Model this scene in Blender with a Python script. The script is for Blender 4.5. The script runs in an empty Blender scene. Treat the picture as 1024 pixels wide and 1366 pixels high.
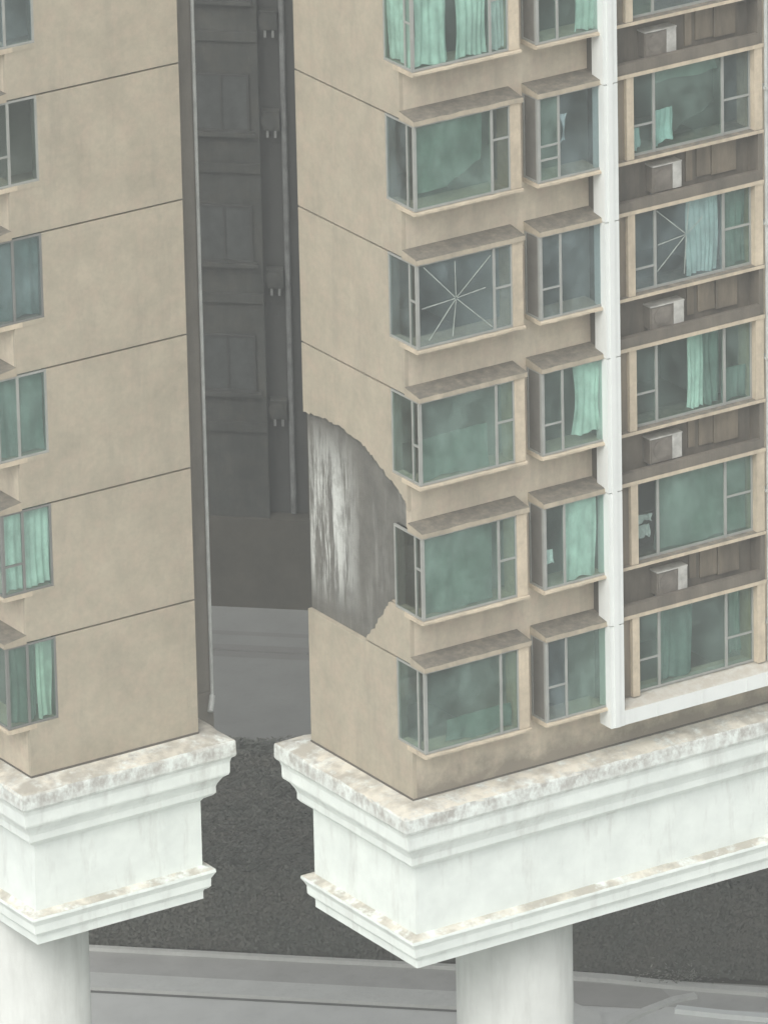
import bpy, bmesh, math, random
from mathutils import Vector, Matrix, noise as mnoise

random.seed(7)
sc = bpy.context.scene
col = sc.collection

# ------------------------------------------------------------------ camera
GZ = 14.0                                    # height of the cornice tops above the ground (m)
ALPHA, PITCH, ROLL = 0.56974, 0.37382, 0.02178
FPX, DIST, OCX, OCY = 12336.53, 193.568, 551.2756, 1067.953
def P(u, n, z): return Vector((u, -n, z + GZ))           # u along the street front, n out of it, z above the cornice
RAX = Vector((math.cos(ALPHA), -math.sin(ALPHA), 0)); FAX = Vector((math.sin(ALPHA), math.cos(ALPHA), 0)); ZAX = Vector((0, 0, 1))
def G(R, F, z=0.0): return RAX * R + FAX * F + ZAX * z   # street grid behind the towers: R across, F away, z above ground
UP = FAX * math.sin(PITCH) + ZAX * math.cos(PITCH); FW = FAX * math.cos(PITCH) - ZAX * math.sin(PITCH)
cr, sr = math.cos(ROLL), math.sin(ROLL)
cx, cy = OCX - 512, OCY - 683
ox, oy = cr * cx - sr * cy, sr * cx + cr * cy
eye = P(0, 0, 0) - RAX * (ox * DIST / FPX) + UP * (oy * DIST / FPX) - FW * DIST
rv = RAX * cr - UP * sr; uv = RAX * sr + UP * cr
cd = bpy.data.cameras.new('camera'); cam = bpy.data.objects.new('camera', cd); col.objects.link(cam)
cd.sensor_fit = 'VERTICAL'; cd.sensor_height = 24.0; cd.sensor_width = 24.0; cd.lens = FPX / 1366 * 24.0
cd.clip_start = 1.0; cd.clip_end = 6000.0
m = Matrix((rv, uv, -FW)).transposed().to_4x4(); m.translation = eye
cam.matrix_world = m
sc.camera = cam

# ------------------------------------------------------------------ sky, sun, exposure
to_sun = (-FAX * 0.85 - RAX * 0.28 + ZAX * 0.95).normalized()
w = bpy.data.worlds.new('World'); sc.world = w; w.use_nodes = True
nt = w.node_tree; bg = nt.nodes['Background']
sky = nt.nodes.new('ShaderNodeTexSky'); sky.sky_type = 'NISHITA'; sky.sun_disc = False
sky.sun_elevation = math.asin(to_sun.z); sky.sun_rotation = math.atan2(to_sun.x, to_sun.y)
sky.air_density = 1.0; sky.dust_density = 4.0; sky.ozone_density = 1.0
hs = nt.nodes.new('ShaderNodeHueSaturation'); hs.inputs['Saturation'].default_value = 0.22
nt.links.new(sky.outputs[0], hs.inputs['Color']); nt.links.new(hs.outputs[0], bg.inputs['Color'])
bg.inputs['Strength'].default_value = 0.11
sd = bpy.data.lights.new('sun', 'SUN'); sd.energy = 1.5; sd.angle = math.radians(55); sd.color = (1.0, 0.97, 0.92)
so = bpy.data.objects.new('sun', sd); col.objects.link(so)
so.rotation_euler = (-to_sun).to_track_quat('-Z', 'Y').to_euler(); so.location = (0, 0, 120)
vs = sc.view_settings; vs.view_transform = 'Standard'; vs.look = 'None'; vs.gamma = 1.0; vs.use_curve_mapping = False
vs.exposure = 0.62
sc.render.engine = 'CYCLES'
sc.cycles.use_denoising = True
sc.render.filter_size = 2.0
sc.cycles.max_bounces = 8; sc.cycles.transparent_max_bounces = 12
sc.cycles.volume_bounces = 0

# ------------------------------------------------------------------ materials
def new_mat(name):
    mt = bpy.data.materials.new(name); mt.use_nodes = True
    n = mt.node_tree.nodes; l = mt.node_tree.links
    return mt, n, l, n['Principled BSDF']
def tex(n, l, scale, stretch=(1, 1, 1), detail=5, rough=0.6, kind='noise', coord='Object', off=(0, 0, 0)):
    tc = n.new('ShaderNodeTexCoord') if coord == 'Object' else n.new('ShaderNodeNewGeometry')
    mp = n.new('ShaderNodeMapping'); mp.inputs['Scale'].default_value = stretch; mp.inputs['Location'].default_value = off
    l.new(tc.outputs['Object' if coord == 'Object' else 'Position'], mp.inputs['Vector'])
    t = n.new('ShaderNodeTexNoise'); t.inputs['Scale'].default_value = scale
    t.inputs['Detail'].default_value = detail; t.inputs['Roughness'].default_value = rough
    l.new(mp.outputs[0], t.inputs['Vector'])
    return t.outputs['Fac']
def ramp(n, l, fac, stops):
    r = n.new('ShaderNodeValToRGB'); e = r.color_ramp.elements
    while len(e) < len(stops): e.new(0.5)
    for el, (p, c) in zip(e, stops):
        el.position = p; el.color = (c, c, c, 1) if isinstance(c, (int, float)) else (*c, 1)
    l.new(fac, r.inputs[0]); return r.outputs[0]
def mix(n, l, fac, a, b, mode='MIX'):
    x = n.new('ShaderNodeMix'); x.data_type = 'RGBA'; x.blend_type = mode
    for s, v in ((x.inputs[0], fac), (x.inputs[6], a), (x.inputs[7], b)):
        if isinstance(v, (int, float)): s.default_value = v
        elif isinstance(v, tuple): s.default_value = (*v, 1)
        else: l.new(v, s)
    return x.outputs[2]
def mul(n, l, a, b):
    x = n.new('ShaderNodeMath'); x.operation = 'MULTIPLY'
    for s, v in ((x.inputs[0], a), (x.inputs[1], b)):
        if isinstance(v, (int, float)): s.default_value = v
        else: l.new(v, s)
    return x.outputs[0]
def bump(n, l, b, fac, strength=0.3, dist=0.02):
    x = n.new('ShaderNodeBump'); x.inputs['Strength'].default_value = strength; x.inputs['Distance'].default_value = dist
    l.new(fac, x.inputs['Height']); l.new(x.outputs[0], b.inputs['Normal'])
def upness(n, l, lo=0.25, hi=0.8):
    g = n.new('ShaderNodeNewGeometry'); s = n.new('ShaderNodeSeparateXYZ'); l.new(g.outputs['Normal'], s.inputs[0])
    return ramp(n, l, s.outputs[2], [(lo, 0.0), (hi, 1.0)])

def weathered(name, base, dirt, streak=0.35, mottle=0.12, tile=False, top=0.0, topcol=None, rough=0.85, stain_lo=0.52, tint2=None):
    mt, n, l, b = new_mat(name)
    lo = tuple(c * (1 - mottle) for c in base); hi = tuple(min(1, c * (1 + mottle)) for c in base)
    f = tex(n, l, 1.1, coord='World', detail=8, rough=0.68)
    c = mix(n, l, ramp(n, l, f, [(0.3, 0.0), (0.7, 1.0)]), lo, hi)
    if tint2:
        c = mix(n, l, mul(n, l, ramp(n, l, tex(n, l, 2.3, coord='World', off=(9, 3, 1)), [(0.45, 0.0), (0.68, 1.0)]), 0.45), c, tint2)
    f2 = tex(n, l, 2.2, stretch=(1, 1, 0.16), coord='World', detail=7, rough=0.7)
    c = mix(n, l, mul(n, l, ramp(n, l, f2, [(stain_lo, 0.0), (0.78, 1.0)]), streak), c, dirt)
    if tile:
        f3 = tex(n, l, 7.0, coord='World', detail=5, rough=0.75)
        c = mix(n, l, mul(n, l, ramp(n, l, f3, [(0.40, 0.0), (0.66, 1.0)]), 0.26), c, dirt)
        f6 = tex(n, l, 3.0, coord='World', detail=4, rough=0.6, off=(5, 5, 5))
        c = mix(n, l, mul(n, l, ramp(n, l, f6, [(0.50, 0.0), (0.68, 1.0)]), 0.22), c, tuple(min(1, x * 1.25) for x in base))
    if top:
        f4 = tex(n, l, 5.0, coord='World', detail=6, rough=0.75)
        c = mix(n, l, mul(n, l, mul(n, l, upness(n, l), ramp(n, l, f4, [(0.25, 0.45), (0.6, 1.0)])), top), c, topcol or dirt)
    l.new(c, b.inputs['Base Color']); b.inputs['Roughness'].default_value = rough
    b.inputs['Specular IOR Level'].default_value = 0.25
    bump(n, l, b, tex(n, l, 22.0, coord='World', detail=4), 0.25, 0.012)
    return mt

M = {}
M['beige'] = weathered('beige_tile_render', (0.382, 0.345, 0.266), (0.235, 0.22, 0.18), streak=0.50, mottle=0.14, tile=True, tint2=(0.45, 0.365, 0.285))
M['beige_front'] = weathered('beige_front_render', (0.53, 0.475, 0.37), (0.29, 0.265, 0.215), streak=0.65, mottle=0.10, tile=True, tint2=(0.54, 0.42, 0.34), stain_lo=0.42)
def splash(name, src):
    mt = M[src].copy(); mt.name = name; n = mt.node_tree.nodes; l = mt.node_tree.links; b = n['Principled BSDF']
    c = b.inputs['Base Color'].links[0].from_socket
    g = n.new('ShaderNodeNewGeometry'); sx = n.new('ShaderNodeSeparateXYZ'); l.new(g.outputs['Position'], sx.inputs[0])
    nz = tex(n, l, 1.8, coord='World', detail=7, rough=0.7, off=(2, 2, 0))
    ad = n.new('ShaderNodeMath'); ad.operation = 'MULTIPLY_ADD'; l.new(nz, ad.inputs[0]); ad.inputs[1].default_value = -1.3; l.new(sx.outputs[2], ad.inputs[2])
    f = ramp(n, l, mul(n, l, ad.outputs[0], 1.0 / 16), [((GZ - 0.50) / 16, 1.0), ((GZ - 0.02) / 16, 0.0)])
    c2 = mix(n, l, mul(n, l, f, 0.85), c, (0.20, 0.18, 0.145)); l.new(c2, b.inputs['Base Color'])
    return mt
M['beige_foot'] = splash('beige_render_splashed_foot', 'beige_front')
M['hood'] = weathered('dirty_concrete_ledge', (0.40, 0.35, 0.265), (0.18, 0.165, 0.14), streak=0.6, stain_lo=0.42, tile=True, top=0.92, topcol=(0.105, 0.101, 0.089), mottle=0.15)
M['tan'] = weathered('tan_trim', (0.55, 0.475, 0.36), (0.26, 0.225, 0.17), streak=0.7, stain_lo=0.42, mottle=0.16, tile=True, top=0.35, topcol=(0.4, 0.35, 0.28))
M['tan_ledge'] = weathered('tan_ledge', (0.54, 0.465, 0.35), (0.26, 0.22, 0.17), streak=0.7, stain_lo=0.42, tile=True, top=0.97, topcol=(0.12, 0.112, 0.098))
M['tray'] = weathered('white_tray_metal', (0.69, 0.72, 0.70), (0.44, 0.46, 0.44), streak=0.35, mottle=0.04, rough=0.5, top=0.85, topcol=(0.42, 0.38, 0.31))
M['grey_render'] = weathered('grey_render', (0.185, 0.172, 0.148), (0.10, 0.096, 0.085), streak=0.6, mottle=0.15)
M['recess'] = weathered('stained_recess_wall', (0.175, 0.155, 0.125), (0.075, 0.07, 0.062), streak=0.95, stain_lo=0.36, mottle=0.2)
M['white_trim'] = weathered('white_metal_trim', (0.69, 0.72, 0.70), (0.44, 0.46, 0.44), streak=0.35, mottle=0.04, rough=0.5)
M['room'] = weathered('room_plaster', (0.50, 0.50, 0.46), (0.4, 0.4, 0.36), streak=0.1, mottle=0.05)
M['slab'] = weathered('floor_slab', (0.30, 0.27, 0.23), (0.2, 0.18, 0.16), streak=0.1)

def beam_mat(name='white_painted_stucco'):
    mt, n, l, b = new_mat(name)
    f = tex(n, l, 1.3, coord='World', detail=7, rough=0.65)
    c = mix(n, l, ramp(n, l, f, [(0.32, 0.0), (0.66, 1.0)]), (0.67, 0.72, 0.688), (0.775, 0.83, 0.79))
    # long rain streaks and grey weathering
    f2 = tex(n, l, 1.9, stretch=(1, 1, 0.22), coord='World', detail=8, rough=0.72)
    c = mix(n, l, mul(n, l, ramp(n, l, f2, [(0.53, 0.0), (0.72, 1.0)]), 0.6), c, (0.46, 0.465, 0.435))
    # weathering band of the exposed uppermost fascia (by height in the building)
    g = n.new('ShaderNodeNewGeometry'); s = n.new('ShaderNodeSeparateXYZ'); l.new(g.outputs['Position'], s.inputs[0])
    mr = n.new('ShaderNodeMapRange'); mr.inputs['From Min'].default_value = GZ - 0.62; mr.inputs['From Max'].default_value = GZ - 0.30
    l.new(s.outputs[2], mr.inputs['Value'])
    f5 = tex(n, l, 3.4, stretch=(1, 1, 0.7), coord='World', detail=9, rough=0.75, off=(4, 2, 7))
    c = mix(n, l, mul(n, l, mr.outputs[0], ramp(n, l, f5, [(0.40, 0.0), (0.60, 0.95)])), c, (0.37, 0.36, 0.33))
    # dirt and yellowed peeling on everything that faces up
    up = upness(n, l, 0.3, 0.75)
    f3 = tex(n, l, 2.4, coord='World', detail=9, rough=0.7, off=(1, 8, 3))
    dirtc = mix(n, l, ramp(n, l, tex(n, l, 1.6, coord='World', detail=7, off=(3, 1, 2)), [(0.42, 0.0), (0.6, 1.0)]), (0.40, 0.38, 0.325), (0.66, 0.63, 0.54))
    c = mix(n, l, mul(n, l, up, ramp(n, l, f3, [(0.36, 0.0), (0.52, 0.95)])), c, dirtc)
    f4 = tex(n, l, 9.0, coord='World', detail=6, rough=0.7)
    c = mix(n, l, mul(n, l, ramp(n, l, f4, [(0.66, 0.0), (0.75, 1.0)]), 0.3), c, (0.45, 0.42, 0.37))
    l.new(c, b.inputs['Base Color']); b.inputs['Roughness'].default_value = 0.8; b.inputs['Specular IOR Level'].default_value = 0.25
    bump(n, l, b, tex(n, l, 12.0, coord='World', detail=6, rough=0.7), 0.3, 0.02)
    return mt
M['beam'] = beam_mat()
M['column'] = weathered('white_column_stucco', (0.54, 0.56, 0.535), (0.36, 0.37, 0.35), streak=0.7, mottle=0.07, stain_lo=0.46)

def concrete_mat():
    mt, n, l, b = new_mat('bare_concrete')
    f = tex(n, l, 1.6, coord='World', detail=8, rough=0.7)
    c = mix(n, l, ramp(n, l, f, [(0.3, 0.0), (0.7, 1.0)]), (0.085, 0.084, 0.074), (0.155, 0.152, 0.134))
    f2 = tex(n, l, 2.6, stretch=(1, 1, 0.16), coord='World', detail=8, rough=0.7, off=(2.2, 0.4, 3.0))
    c = mix(n, l, mul(n, l, ramp(n, l, f2, [(0.52, 0.0), (0.70, 1.0)]), 0.5), c, (0.30, 0.305, 0.28))
    # lime run-off left where the render came away, on the far side of the patch
    g = n.new('ShaderNodeNewGeometry'); sx = n.new('ShaderNodeSeparateXYZ'); l.new(g.outputs['Position'], sx.inputs[0])
    def band(sock, a0, a1, b0, b1):
        m1 = n.new('ShaderNodeMapRange'); m1.inputs['From Min'].default_value = a0; m1.inputs['From Max'].default_value = a1; l.new(sock, m1.inputs['Value'])
        m2 = n.new('ShaderNodeMapRange'); m2.inputs['From Min'].default_value = b1; m2.inputs['From Max'].default_value = b0; l.new(sock, m2.inputs['Value'])
        return mul(n, l, m1.outputs[0], m2.outputs[0])
    fw_ = tex(n, l, 3.2, stretch=(1, 1, 0.10), coord='World', detail=9, rough=0.72, off=(1.0, 0.25, 2.0))
    fz_ = tex(n, l, 1.5, coord='World', detail=6, rough=0.65, off=(3, 1, 6))
    run = mul(n, l, mul(n, l, band(sx.outputs[1], 1.9, 2.9, 3.86, 3.99), band(sx.outputs[2], GZ + 3.3, GZ + 4.3, GZ + 6.2, GZ + 7.4)), mul(n, l, ramp(n, l, fw_, [(0.42, 0.0), (0.52, 1.0)]), ramp(n, l, fz_, [(0.34, 0.35), (0.52, 1.0)])))
    c = mix(n, l, mul(n, l, run, 1.0), c, (0.56, 0.585, 0.555))
    f3 = tex(n, l, 5.0, stretch=(1, 1, 0.12), coord='World', detail=5, off=(7, 5, 0))
    c = mix(n, l, mul(n, l, ramp(n, l, f3, [(0.55, 0.0), (0.7, 1.0)]), 0.45), c, (0.09, 0.09, 0.085))
    l.new(c, b.inputs['Base Color']); b.inputs['Roughness'].default_value = 0.9
    bump(n, l, b, tex(n, l, 16.0, coord='World', detail=7, rough=0.7), 0.5, 0.03)
    return mt
M['concrete'] = concrete_mat()
M['mortar'] = weathered('pale_mortar', (0.36, 0.375, 0.355), (0.15, 0.15, 0.137), streak=1.0, stain_lo=0.34, tile=True, mottle=0.15)

def plain(name, colr, rough=0.6, metal=0.0, var=0.06, scale=3.0):
    mt, n, l, b = new_mat(name)
    f = tex(n, l, scale, coord='World', detail=5)
    c = mix(n, l, ramp(n, l, f, [(0.3, 0.0), (0.7, 1.0)]), tuple(x * (1 - var) for x in colr), tuple(min(1, x * (1 + var)) for x in colr))
    l.new(c, b.inputs['Base Color']); b.inputs['Roughness'].default_value = rough; b.inputs['Metallic'].default_value = metal
    return mt
M['alu'] = plain('pale_aluminium_frame', (0.29, 0.30, 0.28), 0.45, var=0.12)
M['alu_dark'] = plain('dark_aluminium_frame', (0.16, 0.165, 0.155), 0.45, var=0.12)
M['pipe'] = plain('white_plastic_pipe', (0.42, 0.44, 0.42), 0.5, var=0.2)
M['ac_case'] = plain('air_conditioner_casing', (0.42, 0.42, 0.39), 0.7, var=0.35)
M['ac_old'] = plain('grimy_air_conditioner_casing', (0.052, 0.053, 0.048), 0.9, var=0.4)
M['ac_body'] = plain('air_conditioner_body', (0.155, 0.14, 0.118), 0.6, var=0.25)
M['ac_grille'] = plain('air_conditioner_grille', (0.15, 0.135, 0.115), 0.6, var=0.3, scale=5)
M['side_panel'] = plain('grey_side_panel', (0.145, 0.14, 0.125), 0.5, var=0.15)
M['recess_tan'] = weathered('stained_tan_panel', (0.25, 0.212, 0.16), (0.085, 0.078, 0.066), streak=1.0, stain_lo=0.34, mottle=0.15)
M['tape'] = plain('pale_tape', (0.30, 0.34, 0.31), 0.7, var=0.35, scale=6)
M['joint'] = plain('dark_joint_and_strip', (0.10, 0.09, 0.075), 0.9)  # cladding joints and the dark strip at the wall foot

def glass(name, tint, dirt, dfac, gloss_rough=0.06):
    mt = bpy.data.materials.new(name); mt.use_nodes = True
    n = mt.node_tree.nodes; l = mt.node_tree.links; out = n['Material Output']; n.remove(n['Principled BSDF'])
    tr = n.new('ShaderNodeBsdfTransparent'); tr.inputs[0].default_value = (*tint, 1)
    gl = n.new('ShaderNodeBsdfGlossy'); gl.inputs['Roughness'].default_value = gloss_rough; gl.inputs['Color'].default_value = (0.9, 1, 0.97, 1)
    df = n.new('ShaderNodeBsdfDiffuse')
    f = tex(n, l, 1.1, stretch=(1, 1, 0.7), coord='World', detail=5, rough=0.6)
    c = mix(n, l, ramp(n, l, f, [(0.33, 0.0), (0.67, 1.0)]), tuple(x * 0.50 for x in dirt), tuple(min(1, x * 1.45) for x in dirt))  # patchy dirt film; uneven reflections are painted into it too
    l.new(c, df.inputs[0])
    a = n.new('ShaderNodeMixShader'); fr = n.new('ShaderNodeFresnel'); fr.inputs[0].default_value = 1.5
    b = n.new('ShaderNodeMixShader'); b.inputs[0].default_value = dfac
    l.new(mul(n, l, ramp(n, l, f, [(0.33, 0.25), (0.67, 1.0)]), dfac), b.inputs[0])
    l.new(tr.outputs[0], b.inputs[1]); l.new(df.outputs[0], b.inputs[2])
    ge = n.new('ShaderNodeNewGeometry'); iv = n.new('ShaderNodeMath'); iv.operation = 'SUBTRACT'; iv.inputs[0].default_value = 1.0; l.new(ge.outputs['Backfacing'], iv.inputs[1])
    l.new(mul(n, l, fr.outputs[0], iv.outputs[0]), a.inputs[0]); l.new(b.outputs[0], a.inputs[1]); l.new(gl.outputs[0], a.inputs[2])
    l.new(a.outputs[0], out.inputs[0])
    return mt
M['glass'] = glass('green_tinted_glass', (0.84, 0.92, 0.895), (0.24, 0.32, 0.295), 0.15)
M['glass_green'] = M['glass']
M['glass_blue'] = glass('blue_grey_glass', (0.84, 0.90, 0.91), (0.24, 0.30, 0.31), 0.20)
M['glass_dark'] = glass('smoky_glass', (0.78, 0.83, 0.81), (0.18, 0.20, 0.19), 0.12)
M['glass_mat'] = glass('dusty_green_glass', (0.84, 0.92, 0.88), (0.24, 0.33, 0.30), 0.24)

def cloth(name, colr):
    mt, n, l, b = new_mat(name)
    f = tex(n, l, 2.2, stretch=(1, 1, 0.6), coord='World', detail=6, rough=0.65)
    c = mix(n, l, ramp(n, l, f, [(0.36, 0.0), (0.64, 1.0)]), tuple(x * 0.62 for x in colr), tuple(min(1, x * 1.12) for x in colr))
    l.new(c, b.inputs['Base Color']); b.inputs['Roughness'].default_value = 0.95; b.inputs['Specular IOR Level'].default_value = 0.1
    return mt
M['curtain_pale'] = cloth('pale_aqua_curtain', (0.72, 0.85, 0.78))
M['curtain_mid'] = cloth('grey_green_blind', (0.21, 0.275, 0.25))
M['curtain_dark'] = cloth('dark_grey_curtain', (0.07, 0.07, 0.065))
M['curtain_white'] = cloth('white_cloth', (0.85, 0.9, 0.9))
M['curtain_blue'] = cloth('pale_blue_cloth', (0.60, 0.78, 0.80))

# ------------------------------------------------------------------ mesh helpers
ORG = {}
class MB:
    def __init__(self): self.v = []; self.f = []
    def box(self, mp, a0, a1, b0, b1, z0, z1):
        k = len(self.v)
        for z in (z0, z1):
            for a, b in ((a0, b0), (a1, b0), (a1, b1), (a0, b1)): self.v.append(mp(a, b, z))
        self.f += [[k + i for i in q] for q in ((0, 1, 2, 3), (4, 5, 6, 7), (0, 1, 5, 4), (1, 2, 6, 5), (2, 3, 7, 6), (3, 0, 4, 7))]
        return self
    def prism(self, lo, hi):                      # two matching rings of points
        k = len(self.v); N = len(lo); self.v += list(lo) + list(hi)
        self.f.append(list(range(k, k + N))); self.f.append(list(range(k + N, k + 2 * N)))
        for i in range(N): j = (i + 1) % N; self.f.append([k + i, k + j, k + N + j, k + N + i])
        return self
    def tube(self, p0, p1, r, seg=12, r1=None):
        p0, p1 = Vector(p0), Vector(p1); d = (p1 - p0).normalized()
        x = d.orthogonal().normalized(); y = d.cross(x); r1 = r if r1 is None else r1
        R = lambda c, rr: [c + (x * math.cos(t) + y * math.sin(t)) * rr for t in [2 * math.pi * i / seg for i in range(seg)]]
        return self.prism(R(p0, r), R(p1, r1))
    def build(self, name, mat, parent=None, smooth=False, keep=False):
        me = bpy.data.meshes.new(name)
        vs_ = [Vector(q) for q in self.v]
        lo = Vector((min(q.x for q in vs_), min(q.y for q in vs_), min(q.z for q in vs_)))
        hi = Vector((max(q.x for q in vs_), max(q.y for q in vs_), max(q.z for q in vs_)))
        org = Vector(((lo.x + hi.x) / 2, (lo.y + hi.y) / 2, lo.z))
        me.from_pydata([q - org for q in vs_], [], self.f)
        if not keep:
            bm = bmesh.new(); bm.from_mesh(me); bmesh.ops.recalc_face_normals(bm, faces=bm.faces); bm.to_mesh(me); bm.free()
        if smooth: me.shade_smooth()
        me.materials.append(M[mat] if isinstance(mat, str) else mat)
        o = bpy.data.objects.new(name, me); col.objects.link(o)
        ORG[o.name] = org
        if parent: o.parent = parent; o.location = org - ORG[parent.name]
        else: o.location = org
        return o
def empty(name, loc):
    o = bpy.data.objects.new(name, None); col.objects.link(o); o.location = loc; o.empty_display_size = 0.5; ORG[o.name] = Vector(loc); return o
def tag(o, label=None, cat=None, group=None, kind=None):
    if label: o['label'] = label
    if cat: o['category'] = cat
    if group: o['group'] = group
    if kind: o['kind'] = kind
    return o
def part(name, mat, parent, mp, *dims): return MB().box(mp, *dims).build(name, mat, parent)

FH = 3.0
def zg(k): return 3.07 + FH * (4 - k)            # window head / floor joint of storey k (4 = lowest)
SILL = 1.87
KS = [-1, 0, 1, 2, 3, 4]
TOPZ = 27.0
ZT = zg(-1)

# ------------------------------------------------------------------ ground, roads
M['asphalt'] = weathered('asphalt', (0.175, 0.18, 0.172), (0.11, 0.112, 0.106), streak=0.5, mottle=0.12)
M['paving'] = weathered('pale_paving', (0.41, 0.41, 0.39), (0.29, 0.285, 0.27), streak=0.5, mottle=0.14)
M['kerb'] = weathered('kerb_concrete', (0.55, 0.56, 0.53), (0.33, 0.33, 0.31), streak=0.5, mottle=0.1)
M['near_road'] = weathered('pale_concrete_road', (0.57, 0.58, 0.555), (0.42, 0.42, 0.405), streak=0.4, mottle=0.1)
M['driveway'] = weathered('grey_driveway', (0.34, 0.335, 0.315), (0.22, 0.22, 0.205), streak=0.4, mottle=0.12)
M['kerb_line'] = weathered('dark_kerb_line', (0.15, 0.15, 0.143), (0.10, 0.10, 0.097), streak=0.4, mottle=0.12)
M['soil'] = weathered('dark_soil', (0.055, 0.052, 0.042), (0.03, 0.03, 0.025), streak=0.4, mottle=0.2)
def sheet(name, mat, pts, z):
    b = MB(); b.v = [Vector((q.x, q.y, z)) for q in pts]; b.f = [list(range(len(pts)))]
    o = b.build(name, mat, None, keep=True)
    if o.data.polygons[0].normal.z < 0: o.data.flip_normals()
    return tag(o, kind='structure')
sheet('ground', 'paving', [Vector((-1500, -1500, 0)), Vector((1500, -1500, 0)), Vector((1500, 1500, 0)), Vector((-1500, 1500, 0))], 0.0)
DR = -0.182                                       # the street behind runs slightly askew
def S(r, f): return G(r, f + DR * r)
def strip(f0, f1, r0=-60, r1=60): return [S(r0, f0), S(r1, f0), S(r1, f1), S(r0, f1)]
def kerb_run(name, pts, wd, z1, mat='kerb'):
    # a bar of rectangular section along a poly line on the ground
    b = MB(); N = len(pts); L = []; R_ = []
    for i, q in enumerate(pts):
        d = (pts[min(i + 1, N - 1)] - pts[max(i - 1, 0)]).normalized(); s = Vector((-d.y, d.x, 0)) * wd / 2
        L.append(q + s); R_.append(q - s)
    for i in range(N):
        for q in (L[i], R_[i]): b.v += [Vector((q.x, q.y, -0.05)), Vector((q.x, q.y, z1))]
    for i in range(N - 1):
        a = 4 * i; c = a + 4
        b.f += [[a + 1, a + 3, c + 3, c + 1], [a, a + 1, c + 1, c], [a + 2, c + 2, c + 3, a + 3]]
    b.f += [[0, 2, 3, 1], [4 * N - 4, 4 * N - 3, 4 * N - 1, 4 * N - 2]]
    return tag(b.build(name, mat), kind='structure')
sheet('planting_bed', 'soil', strip(22.6, 34.5), 0.012)
kerb_run('kerb', [S(-60, 22.62), S(-20, 22.62), S(3.6, 22.62)], 0.16, 0.10)
sheet('near_pavement', 'paving', strip(21.2, 22.53, -60, 3.4), 0.008)
kerb_run('kerb', [S(-60, 20.72), S(-20, 20.72), S(3.3, 20.72), S(3.9, 20.2), S(4.1, 18)], 0.85, 0.09)
sheet('kerb_line', 'kerb_line', strip(20.14, 20.27, -60, 3.0), 0.012)  # thin dark strip along the foot of the kerb
sheet('near_road', 'near_road', strip(-40.0, 21.1, -60, 60), 0.004)
kerb_run('kerb', [S(3.4, 22.5), S(4.6, 22.45), S(5.7, 22.30), S(6.9, 22.2), S(12, 21.9)], 0.30, 0.10)
sheet('driveway', 'driveway', [S(3.75, 20.9), S(5.75, 20.9), S(6.05, 21.5), S(5.8, 22.1), S(3.75, 22.25)], 0.016)
kerb_run('kerb', [S(4.7, 19.2), S(4.83, 20.0), S(5.4, 20.75), S(6.11, 21.47), S(6.6, 21.75)], 0.22, 0.08)
kerb_run('kerb', [S(6.1, 20.85), S(7.2, 20.7), S(8.3, 20.62), S(14, 20.3)], 0.24, 0.13, 'white_trim')
sheet('far_road', 'asphalt', strip(34.5, 46.0), 0.006)
sheet('kerb_line', 'kerb_line', strip(41.45, 41.80), 0.010)
kerb_run('kerb', [S(-60, 42.0), S(60, 42.0)], 0.36, 0.06, 'kerb_line')
sheet('far_pavement', 'asphalt', strip(42.2, 42.95), 0.010)
sheet('kerb_line', 'kerb_line', strip(42.96, 43.22), 0.011)

# ------------------------------------------------------------------ white beam block: a moulded band swept round a rectangle
PROFILE = [(0.0, 0.0), (0.30, -0.035), (0.57, -0.10), (0.585, -0.15), (0.585, -0.42), (0.56, -0.47), (0.50, -0.52), (0.475, -0.62),
           (0.47, -0.86), (0.45, -0.91), (0.36, -0.98), (0.275, -1.12), (0.245, -1.20), (0.245, -1.35), (0.20, -1.41), (0.05, -1.50), (0.0, -1.57),
           (0.0, -3.07), (0.10, -3.11), (0.215, -3.14), (0.225, -3.20), (0.16, -3.30), (0.13, -3.36), (0.125, -3.54), (0.09, -3.59), (0.02, -3.63), (0.0, -3.68), (0.0, -3.85)]
ROUGH = {1: 0.02, 2: 0.035, 3: 0.03, 4: 0.015, 5: 0.012, 8: 0.008, 18: 0.015, 19: 0.02, 20: 0.015}
def beam_block(u0, u1, n0, n1, parent, seed):
    step = 0.16; base = []
    def run(p, q, nrm):
        L = (q - p).length; N = max(2, int(L / step)); return [(p.lerp(q, i / N), nrm) for i in range(1, N)]
    cs = [Vector((u0, n1)), Vector((u1, n1)), Vector((u1, n0)), Vector((u0, n0))]
    nr = [Vector((0, 1)), Vector((1, 0)), Vector((0, -1)), Vector((-1, 0))]
    for i in range(4):
        base.append((cs[i], nr[i] + nr[i - 1])); base += run(cs[i], cs[(i + 1) % 4], nr[i])
    b = MB(); N = len(base); K = len(PROFILE)
    for (q, nm) in base:
        for j, (d, z) in enumerate(PROFILE):
            amp = ROUGH.get(j, 0.003)
            h = mnoise.noise(Vector((q.x * 3.1 + seed, q.y * 3.1, j * 1.7))) + 0.6 * mnoise.noise(Vector((q.x * 9 + seed, q.y * 9, j * 3.3)))
            h2 = mnoise.noise(Vector((q.x * 4.3, q.y * 4.3 + seed, j * 2.1 + 40)))
            if j == 0: h = h2 = 0
            d2 = d - abs(h) * amp if d else d
            b.v.append(P(q.x + nm.x * d2, q.y + nm.y * d2, z + h2 * amp * 0.8))
    for i in range(N):
        i2 = (i + 1) % N
        for j in range(K - 1): b.f.append([i * K + j, i2 * K + j, i2 * K + j + 1, i * K + j + 1])
    b.f.append([i * K for i in range(N)]); b.f.append([i * K + K - 1 for i in range(N)])
    return b.build('transfer_beam', 'beam', parent)
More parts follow.
